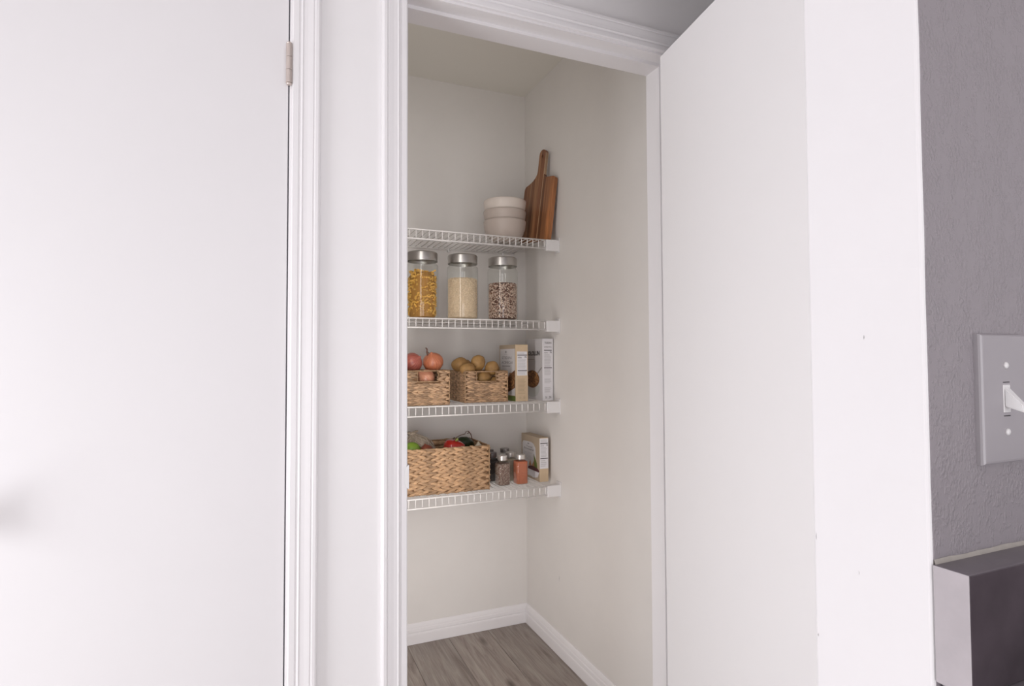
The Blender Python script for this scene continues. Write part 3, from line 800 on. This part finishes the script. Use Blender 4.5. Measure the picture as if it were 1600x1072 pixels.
# A: onions, B: potatoes, C: long basket
AW, AD, AH = .187, .235, .134
ax_, ay_ = .6425-AW/2, 2.132+AD/2
basket('woven_basket', 'small woven basket holding onions, left end of its shelf', 'small woven baskets', ax_, ay_, ST[2], AW, AD, AH, 8, .023, 'weave2', (-.0325, .0475, .090, .1285))
bx_, by_ = .7215+AW/2, 2.193+AD/2
basket('woven_basket', 'small woven basket holding potatoes, beside the cereal cartons', 'small woven baskets', bx_, by_, ST[2], AW, AD, .1275, 8, .023, 'weave2', (-.043, .0405, .084, .122))
CW, CD, CH = .40, .245, .1745
cx_, cy_ = .8126-CW/2, 2.152+CD/2
basket('woven_basket', 'long woven basket of mixed produce on the lowest shelf', None, cx_, cy_, ST[3], CW, CD, CH, 8, .036, 'weave', None, rimr=.0032, ang_=19, wid_=.64)

# ------------------------------------------------------------------ produce
def onion(c, r, m, label, tilt=(0, 0), stem=True, name='onion', grp='onions in the small basket'):
    bm = bmesh.new()
    pr = [(0, -.93), (.10, -.92), (.35, -.86), (.68, -.66), (.90, -.36), (1.0, 0), (.95, .33), (.76, .62), (.50, .81), (.27, .91), (.13, .99), (.07, 1.10), (0, 1.14)]
    lathe(bm, [(a*r, b*r) for a, b in pr], 32, sq=lambda a, z: 1+.012*math.sin(5*a))
    bmesh.ops.recalc_face_normals(bm, faces=bm.faces)
    o = obj(name, bm, m, smooth=True, loc=c); o.rotation_euler = (tilt[0], tilt[1], random.uniform(0, 6))
    tag(o, label, 'onion', grp)
    return o
zb = ST[2]+.005
onion((.5150, 2.212, 1.1915), .0385, 'onionpink', 'rosy onion at the left edge of the small basket, against the door frame', (1.0, .1))
on2 = onion((.5995, 2.222, 1.1915), .041, 'onion', 'copper onion with a dry stem, topmost beside the potato basket', (.05, -.5))
on3 = onion((.5600, 2.180, 1.1290), .0365, 'onionpale', 'pale onion seen through the handle hole of its basket', (.9, .1))
bm = bmesh.new()
def curve_stem(bm, pts, r0, r1=.0006, seg=6): tube(bm, pts, r0, seg, r1=r1)
# withered stalk of the copper onion (world coordinates, parented)
st = bmesh.new()
base = Vector((.579, 2.212, 1.2130))
curve_stem(st, [base+Vector(p) for p in ((.004, 0, -.012), (-.003, 0, .004), (-.007, -.001, .018), (-.006, -.001, .030), (-.011, -.001, .036))], .0042, .0018)
curve_stem(st, [base+Vector(p) for p in ((-.007, 0, .022), (.001, .001, .016), (.008, .001, .008))], .0018)
curve_stem(st, [base+Vector(p) for p in ((-.006, 0, .028), (-.010, .001, .030), (-.014, .001, .037))], .0014)
o = obj('stalk', st, 'stem', on2, smooth=True)
bpy.context.view_layer.update()
o.matrix_parent_inverse = on2.matrix_world.inverted()
onion((.598, 2.185, 1.085), .031, 'onionpink', 'onion low in the small basket under the copper one')
def potato(c, rad, rot, label, seed):
    bm = bmesh.new(); blob(bm, (0, 0, 0), rad, 3, None, .12, 1.3, seed)
    o = obj('potato', bm, 'potato', smooth=True, loc=c); o.rotation_euler = rot
    tag(o, label, 'potato', 'potatoes in the small basket'); return o
potato((.7260, 2.275, 1.1825), (.036, .030, .0275), (0, -.35, .1), 'leftmost potato, tilted, at the back of the basket', 1)
potato((.7440, 2.229, 1.1625), (.033, .028, .026), (0, 0, .2), 'low greyish potato in front of the leftmost one', 2)
potato((.7965, 2.25, 1.1880), (.0310, .030, .0335), (.2, .1, 0), 'round potato standing highest in the basket', 3)
potato((.8570, 2.243, 1.1660), (.0300, .029, .0295), (0, .2, 0), 'rightmost potato, beside the brown carton', 4)
potato((.8150, 2.238, 1.1250), (.0330, .028, .0260), (0, -.2, 0), 'potato seen through the handle hole of the basket', 5)
potato((.7720, 2.33, 1.175), (.028, .026, .026), (0, 0, .5), 'small potato peeping out between the leftmost and the highest one', 6)
potato((.8650, 2.236, 1.1080), (.022, .024, .022), (0, .3, 1), 'potato deep in the basket under the rightmost one', 9)

# long basket contents
zt = ST[3]+CH
tag(obj('green_apple', blob(bmesh.new(), (0, 0, 0), (.036, .036, .033), 3, None, .04, 2), 'lime', smooth=True, loc=(.513, 2.215, zt-.012)), 'bright green apple at the left end of the long basket', 'apple')
onion((.569, 2.205, zt-.016), .0265, 'tomato', 'small brownish onion at the front of the long basket, beside the net bag', (.2, .1), grp='produce in the long basket')
# red pepper: lobed
bm = bmesh.new()
lathe(bm, [(0, -.036), (.016, -.035), (.030, -.026), (.039, -.006), (.040, .010), (.034, .024), (.020, .031), (.008, .028), (0, .024)], 48, sq=lambda a, z: 1+.07*abs(math.cos(1.5*a+.4))-.03)
bmesh.ops.recalc_face_normals(bm, faces=bm.faces)
rp = tag(obj('red_pepper', bm, 'red', smooth=True, loc=(.6930, 2.250, zt-.020)), 'glossy red pepper in the middle of the long basket', 'pepper')
rp.rotation_euler = (.1, .25, 0); rp.scale = (1.12, 1, 1.06)
obj('stalk', tube(bmesh.new(), [(0, 0, .024), (.002, 0, .034), (.006, 0, .040)], .004, 8), 'palegreen', rp, smooth=True)
# dark green squash
bm = bmesh.new()
tube(bm, [(-.048, 0, -.012), (-.044, 0, -.010), (-.03, 0, -.003), (-.01, 0, .002), (.015, .01, .001), (.035, .02, -.006), (.050, .03, -.014), (.055, .032, -.017)], lambda t: .030*max(.12, math.sin(math.pi*min(1, max(0, t*.9+.06))))**.55, 20)
sq_ = tag(obj('green_squash', bm, 'dkgreen', smooth=True, loc=(.750, 2.300, zt-.014)), 'dark green squash lying at the right end of the long basket', 'squash')
obj('stalk', tube(bmesh.new(), [(-.030, -.020, .000), (-.034, -.034, .001), (-.036, -.040, .001)], .0085, 10), 'palegreen', sq_, smooth=True)
sq_.scale = (.86, .9, 1)
obj('tendril', tube(bmesh.new(), [(-.045, .01, .010), (-.043, .02, .022), (-.036, .03, .026)], .003, 6), 'dkgreen', sq_, smooth=True)
bm = bmesh.new(); lathe(bm, [(0, -.018), (.012, -.017), (.019, -.006), (.017, .005), (.008, .013), (.003, .021), (0, .024)], 20, sq=lambda a, z: 1+.06*math.cos(6*a))
gl = tag(obj('garlic_bulb', bm, 'garlic', smooth=True, loc=(.786, 2.215, zt-.016)), 'small pale garlic bulb by the right front corner of the long basket', 'garlic')
# twig with a loop
bm = bmesh.new()
tw = [(.745, 2.33, zt-.004), (.757, 2.35, zt+.010), (.776, 2.36, zt+.016), (.798, 2.365, zt+.020), (.803, 2.366, zt+.029), (.812, 2.366, zt+.032), (.817, 2.366, zt+.026), (.812, 2.364, zt+.020), (.806, 2.362, zt+.024)]
tube(bm, tw, .0015, 6); tube(bm, [(.813, 2.366, zt+.031), (.824, 2.362, zt+.018), (.826, 2.352, zt-.002), (.80, 2.33, zt-.03)], .0024, 6, r1=.0016)
for v in bm.verts: v.co.x -= .020
tag(obj('dried_stem', bm, 'stem', smooth=True), 'thin looped dry stem rising behind the dark green squash', 'stem')
# net bag
def netbag():
    nb = thing('net_bag', 'beige cotton net produce bag tied at the top, in the long basket', 'bag', (.560, 2.285, zt-.075))
    def prof(t): # 0 bottom..1 neck
        return [(.0, 0), (.040, .002), (.060, .025), (.064, .055), (.052, .085), (.030, .105), (.010, .118)]
    pr = prof(0)
    bm = bmesh.new(); lathe(bm, [(r*.96, z) for r, z in pr], 28, sq=lambda a, z: 1+.05*math.sin(3*a+z*40))
    obj('bag_cloth', bm, 'netcloth', nb, smooth=True)
    bm = bmesh.new()
    def P(a, t):
        x = t*(len(pr)-1); i = min(int(x), len(pr)-2); f = x-i
        r = pr[i][0]*(1-f)+pr[i+1][0]*f; z = pr[i][1]*(1-f)+pr[i+1][1]*f
        r *= 1+.05*math.sin(3*a+z*40); r += .0012
        return (r*math.cos(a), r*math.sin(a), z)
    for k in range(12):
        for s in (-1, 1):
            tube(bm, [P(k*math.pi/6+s*j*.16, .2+.8*j/9) for j in range(10)], .0011, 5)
    obj('netting', bm, 'net', nb, smooth=True)
    bm = bmesh.new(); blob(bm, (-.002, 0, .120), (.014, .012, .009), 2, None, .3, 3); blob(bm, (-.016, -.002, .128), (.012, .008, .006), 2, None, .4, 3, 4); blob(bm, (.012, .002, .126), (.010, .008, .005), 2, None, .4, 3, 7)
    obj('knot', bm, 'netcloth', nb, smooth=True)
    nb.scale = (1.12, 1, 1.0)
    nb.rotation_euler = (0, -.22, 0)
netbag()

# ------------------------------------------------------------------ spice jars
def spice(x, y, fill, fillh, label, lid='whitelid', grains=False, rz=.1):
    H = .120; a0 = .0265
    def sq(a, z):
        if z < .002 or z > .092: k = max(0, 1-max(0, z-.092)/.006) if z > .092 else 1
        else: k = 1
        c = max(abs(math.cos(a)), abs(math.sin(a))); f = (abs(math.cos(a))**5+abs(math.sin(a))**5)**(-1/5)
        return 1+(f-1)*k
    j = thing('spice_jar', label, 'jar', (x, y, ST[3]), rz, 'spice jars on the lowest shelf')
    bm = bmesh.new()
    lathe(bm, [(0, .0003), (a0-.004, .0003), (a0, .003), (a0, .078), (a0-.001, .085), (a0-.005, .092), (a0-.010, .098), (.0165, .100), (.0165, .108)], 48, sq=sq)
    obj('glass_body', bm, 'glass', j, smooth=True)
    bm = bmesh.new(); lathe(bm, [(0, .1015), (.0195, .1015), (.0200, .103), (.0200, .1185), (.0188, .1200), (.017, .1203), (0, .1203)], 32)
    bmesh.ops.recalc_face_normals(bm, faces=bm.faces)
    o = obj('lid', bm, lid, j, smooth=True); m_ = o.modifiers.new('edge', 'EDGE_SPLIT'); m_.split_angle = R(35)
    bm = bmesh.new(); b0 = a0-.0018
    lathe(bm, [(0, .003), (b0-.002, .003), (b0, .005), (b0, fillh-.002), (b0-.003, fillh), (0, fillh+.001)], 40, sq=lambda a, z: sq(a, .05))
    if grains:
        for f in bm.faces: f.material_index = 1
        for i in range(1100):
            a = random.uniform(0, 6.283); rr = (b0-.0002)*sq(a, .05); z = random.uniform(.006, fillh)
            grain(bm, (rr*math.cos(a), rr*math.sin(a), z), rrot(), .0020, .0013)
        c = obj('seeds', bm, ['seedgrain', 'seeds'], loc=(x, y, ST[3])); nm = 'seeds'
    else:
        c = obj(fill[1], bm, fill[0], loc=(x, y, ST[3]), smooth=False)
    c.rotation_euler = (0, 0, rz)
    return c
tag(spice(.8870, 2.2070, None, .088, 'front glass spice jar of grey seeds next to the long basket', grains=True), 'grey and beige seeds inside the front left spice jar', 'seeds', kind='stuff')
tag(spice(.9650, 2.2010, ('paprika', 'red_powder'), .094, 'front glass spice jar of red powder with a pale metal lid', rz=0), 'brick red powder filling the front right spice jar', 'spice', kind='stuff')
tag(spice(.9500, 2.2720, ('beigepowder', 'beige_spice'), .094, 'glass spice jar of beige spice, behind and between the front two'), 'beige spice in the jar behind the red powder jar', 'spice', kind='stuff')
tag(spice(.9680, 2.3830, ('beigepowder', 'beige_spice'), .06, 'rearmost glass spice jar with a dull grey lid, farthest back by the wall', lid='greylid'), 'beige spice in the rearmost spice jar', 'spice', kind='stuff')
tag(spice(.8745, 2.2950, ('darkspice', 'dark_spice'), .094, 'glass jar of black spice with dark lid, tucked behind the seed jar', lid='darklid'), 'black spice in the jar behind the seed jar', 'spice', kind='stuff')
tag(spice(.8900, 2.3700, ('darkspice', 'dark_spice'), .094, 'glass jar of black spice behind the nearer black one, by the long basket', lid='darklid'), 'black spice in the farther dark jar', 'spice', kind='stuff')

# ------------------------------------------------------------------ cartons
def text_mesh(s, size, bold=0):
    cu = bpy.data.curves.new('t', 'FONT'); cu.body = s; cu.size = size; cu.extrude = .00015; cu.offset = bold; cu.resolution_u = 2
    o = bpy.data.objects.new('t', cu); C.objects.link(o); bpy.context.view_layer.update()
    me = bpy.data.meshes.new_from_object(o.evaluated_get(bpy.context.evaluated_depsgraph_get()))
    bpy.data.objects.remove(o); bpy.data.curves.remove(cu)
    return me
def carton(x, y, w_, d, h, z, m, label, grp, top_m=None):
    c = thing('food_carton', label, 'carton', (x, y, z), 0, grp)
    bm = B(0, w_, 0, d, .0005, h, bev=.0006, seg=1)
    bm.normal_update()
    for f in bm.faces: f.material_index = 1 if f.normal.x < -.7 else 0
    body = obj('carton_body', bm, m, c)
    bm = bmesh.new(); box(bm, .0004, w_-.0004, .001, d-.001, h, h+.0006)
    obj('top_flap', bm, top_m or m[0], c)
    # frames: side(-X): u from back to front, v up ; front(-Y): u left to right
    def side(u, v, e=.0004): return Vector((-e, d*(1-u), h*v))
    def front(u, v, e=.0004): return Vector((w_*u, -e, h*v))
    def poly(fr, pts, e): # thin slab
        bm = bmesh.new(); a = [bm.verts.new(fr(u, v, e)) for u, v in pts]; b = [bm.verts.new(fr(u, v, 0)) for u, v in pts]; n = len(pts)
        bm.faces.new(a); bm.faces.new(b)
        for k in range(n): bm.faces.new((a[k], a[(k+1) % n], b[(k+1) % n], b[k]))
        return bm
    def rect(fr, u0, u1, v0, v1, m_, nm, e=.0003):
        bm = poly(fr, [(u0, v0), (u1, v0), (u1, v1), (u0, v1)], e); bmesh.ops.recalc_face_normals(bm, faces=bm.faces); return obj(nm, bm, m_, c)
    def shape(fr, pts, m_, nm, e):
        bm = poly(fr, pts, e); bmesh.ops.recalc_face_normals(bm, faces=bm.faces); return obj(nm, bm, m_, c)
    def lines(fr, u0, u1, v0, v1, n, m_, nm='fine_print', fill=.45, e=.0006):
        bm = bmesh.new(); st = (v1-v0)/n
        for k in range(n):
            u2 = u1-random.random()*(u1-u0)*.25; v = v0+st*(k+.3)
            a = [bm.verts.new(fr(*q, e)) for q in ((u0, v), (u2, v), (u2, v+st*fill), (u0, v+st*fill))]
            bm.faces.new(a)
        return obj(nm, bm, m_, c, kind='stuff')
    def txt(fr, s, u0, u1, v0, v1, m_, bold=0, e=.0006):
        me = text_mesh(s, 1, bold); xs = [v.co.x for v in me.vertices]; ys = [v.co.y for v in me.vertices]
        X0, X1, Y0, Y1 = min(xs), max(xs), min(ys), max(ys)
        for v in me.vertices:
            u = u0+(u1-u0)*(v.co.x-X0)/(X1-X0); w2 = v0+(v1-v0)*(v.co.y-Y0)/(Y1-Y0)
            v.co = fr(u, w2, e+(0.0001 if v.co.z > 0 else 0))
        me.materials.append(M[m_]); o = bpy.data.objects.new('lettering', me); C.objects.link(o); o.parent = c; return o
    def granola(fr, cu, cv, ru, rv, n, e=.0006, m_='granola'):
        bm = bmesh.new()
        for k in range(n):
            a = random.random()*6.283; q = math.sqrt(random.random())*.93; u = cu+ru*q*math.cos(a); v = cv+rv*q*math.sin(a)
            s = .0034*random.uniform(.7, 1.2); du, dv = s/(d if fr is side else w_), s/h
            pts = [(u+du*math.cos(t), v+dv*math.sin(t)) for t in [j*1.047 for j in range(6)]]
            bm.faces.new([bm.verts.new(fr(*p_, e+k*1e-6)) for p_ in pts])
        return obj('printed_granola', bm, m_, c, kind='stuff')
    return c, side, front, rect, shape, lines, txt, granola
def ell(cu, cv, ru, rv, a0=0, a1=360, n=24): return [(cu+ru*math.cos(R(a0+(a1-a0)*i/n)), cv+rv*math.sin(R(a0+(a1-a0)*i/n))) for i in range(n+(a1-a0 < 360))]
random.seed(3)
CG = 'food cartons on the right of the shelves'
# carton 1 (brown and white)
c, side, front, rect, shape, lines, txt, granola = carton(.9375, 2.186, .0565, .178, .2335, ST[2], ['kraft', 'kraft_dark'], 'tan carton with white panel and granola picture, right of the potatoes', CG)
rect(side, .06, .97, .10, .93, 'panel', 'label_panel')
shape(side, ell(.42, .875, .06, .022), 'ink2', 'emblem', .0006); rect(side, .34, .50, .832, .838, 'ink2', 'emblem_line', .0006)
txt(side, 'STIDIAI', .17, .78, .745, .795, 'ink2', .02); txt(side, 'ACINICAI', .15, .83, .66, .71, 'ink2', .03)
lines(side, .18, .72, .60, .635, 1, 'ink2')
shape(side, [(.50, .36), (.62, .44), (.78, .50), (.97, .55), (.97, .24), (.80, .20), (.62, .16), (.50, .14)], 'granola_base', 'printed_food', .0006)
granola(side, .76, .36, .24, .15, 90, .0009)
rect(side, 0, 1, .0, .09, 'greenprint', 'bottom_band'); 
rect(front, .13, .93, .455, .878, 'whitecard', 'nutrition_label')
rect(front, .16, .93, .808, .822, 'ink', 'bar', .0006); rect(front, .18, .92, .535, .549, 'ink', 'bar', .0006)
txt(front, 'ACIDAL', .18, .50, .758, .785, 'ink', .02); txt(front, '78', .70, .88, .765, .795, 'ink', .02)
lines(front, .18, .88, .565, .745, 9, 'ink3'); lines(front, .18, .88, .47, .53, 3, 'ink3'); lines(front, .2, .85, .13, .40, 12, 'inktan')
lines(front, .15, .85, .835, .865, 2, 'ink3'); txt(front, '18 . 50', .30, .78, .045, .085, 'inktan', .02)
# carton 2 (white and grey)
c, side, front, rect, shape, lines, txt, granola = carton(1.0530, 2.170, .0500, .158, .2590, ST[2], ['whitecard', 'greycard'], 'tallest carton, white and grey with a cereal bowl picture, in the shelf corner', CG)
txt(side, 'SOLOLUN', .02, .84, .728, .805, 'ink', .05); lines(side, .05, .60, .655, .675, 1, 'ink2'); lines(side, .05, .70, .62, .64, 1, 'ink3')
shape(side, [(0.0, .24)]+ell(.36, .21, .47, .17, 180, 360, 14)[1:]+[(.83, .24)], 'bowlprint', 'printed_bowl', .0005)
shape(side, ell(.36, .34, .45, .145), 'granola_base', 'printed_food', .0007)
granola(side, .36, .345, .45, .145, 190, .0010)
shape(side, [(.66, .44), (.95, .545), (.98, .53), (.70, .42)], 'ink2', 'printed_spoon', .0006)
txt(front, 'TURDAN', .20, .84, .915, .95, 'ink2', .03); txt(front, 'SUNDAI TIUL', .16, .86, .855, .875, 'ink2', .02)
rect(front, .15, .87, .806, .820, 'ink', 'bar'); rect(front, .15, .88, .523, .536, 'ink', 'bar')
txt(front, 'SEDAL', .16, .50, .765, .785, 'ink2', .01); txt(front, '76', .68, .86, .765, .795, 'ink', .01)
lines(front, .17, .84, .545, .750, 11, 'ink3'); lines(front, .17, .84, .41, .515, 6, 'ink3'); lines(front, .17, .84, .28, .36, 5, 'ink3'); lines(front, .17, .84, .13, .22, 6, 'ink3')
txt(front, '16 . 30', .25, .80, .035, .075, 'ink2', .03)
# carton 3 (kraft, lowest shelf)
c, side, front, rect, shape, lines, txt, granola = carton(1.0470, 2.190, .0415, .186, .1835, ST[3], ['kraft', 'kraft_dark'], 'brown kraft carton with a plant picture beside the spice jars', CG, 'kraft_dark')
shape(side, [(.06, .06), (.06, .78), (.12, .84), (.55, .855), (.70, .82), (.78, .74), (.80, .55), (.80, .06)], 'panel', 'label_panel', .0003)
shape(side, ell(.40, .80, .05, .018), 'ink2', 'emblem', .0006); txt(side, 'Tumal', .28, .62, .715, .755, 'ink2', .02); txt(side, 'Emuneral', .16, .70, .655, .70, 'ink2', .03)
lines(side, .16, .60, .42, .60, 6, 'ink3')
shape(side, [(.42, .30), (.50, .44), (.58, .30)], 'tanprint', 'printed_food', .0006); shape(side, [(.58, .30), (.72, .46), (.80, .30)], 'tanprint', 'printed_food', .0006)
shape(side, [(.74, .20), (.70, .60), (.86, .40), (.90, .20)], 'greenprint', 'printed_leaf', .0008)
shape(side, ell(.68, .235, .30, .075), 'darkprint', 'printed_soil', .0010)
shape(side, [(.38, .215), (.98, .215), (.90, .09), (.66, .045), (.46, .10)], 'whitecard', 'printed_bowl', .0012)
rect(front, .02, .98, .30, .985, 'whitecard', 'nutrition_label'); rect(front, .10, .92, .862, .882, 'ink', 'bar', .0006); rect(front, .10, .92, .522, .540, 'ink', 'bar', .0006)
txt(front, 'LIDAL', .12, .52, .805, .835, 'ink2', .02); txt(front, '70', .75, .92, .815, .845, 'ink', .02)
lines(front, .12, .88, .56, .79, 8, 'ink3'); lines(front, .12, .88, .90, .96, 2, 'ink3'); lines(front, .12, .80, .34, .50, 4, 'ink3')
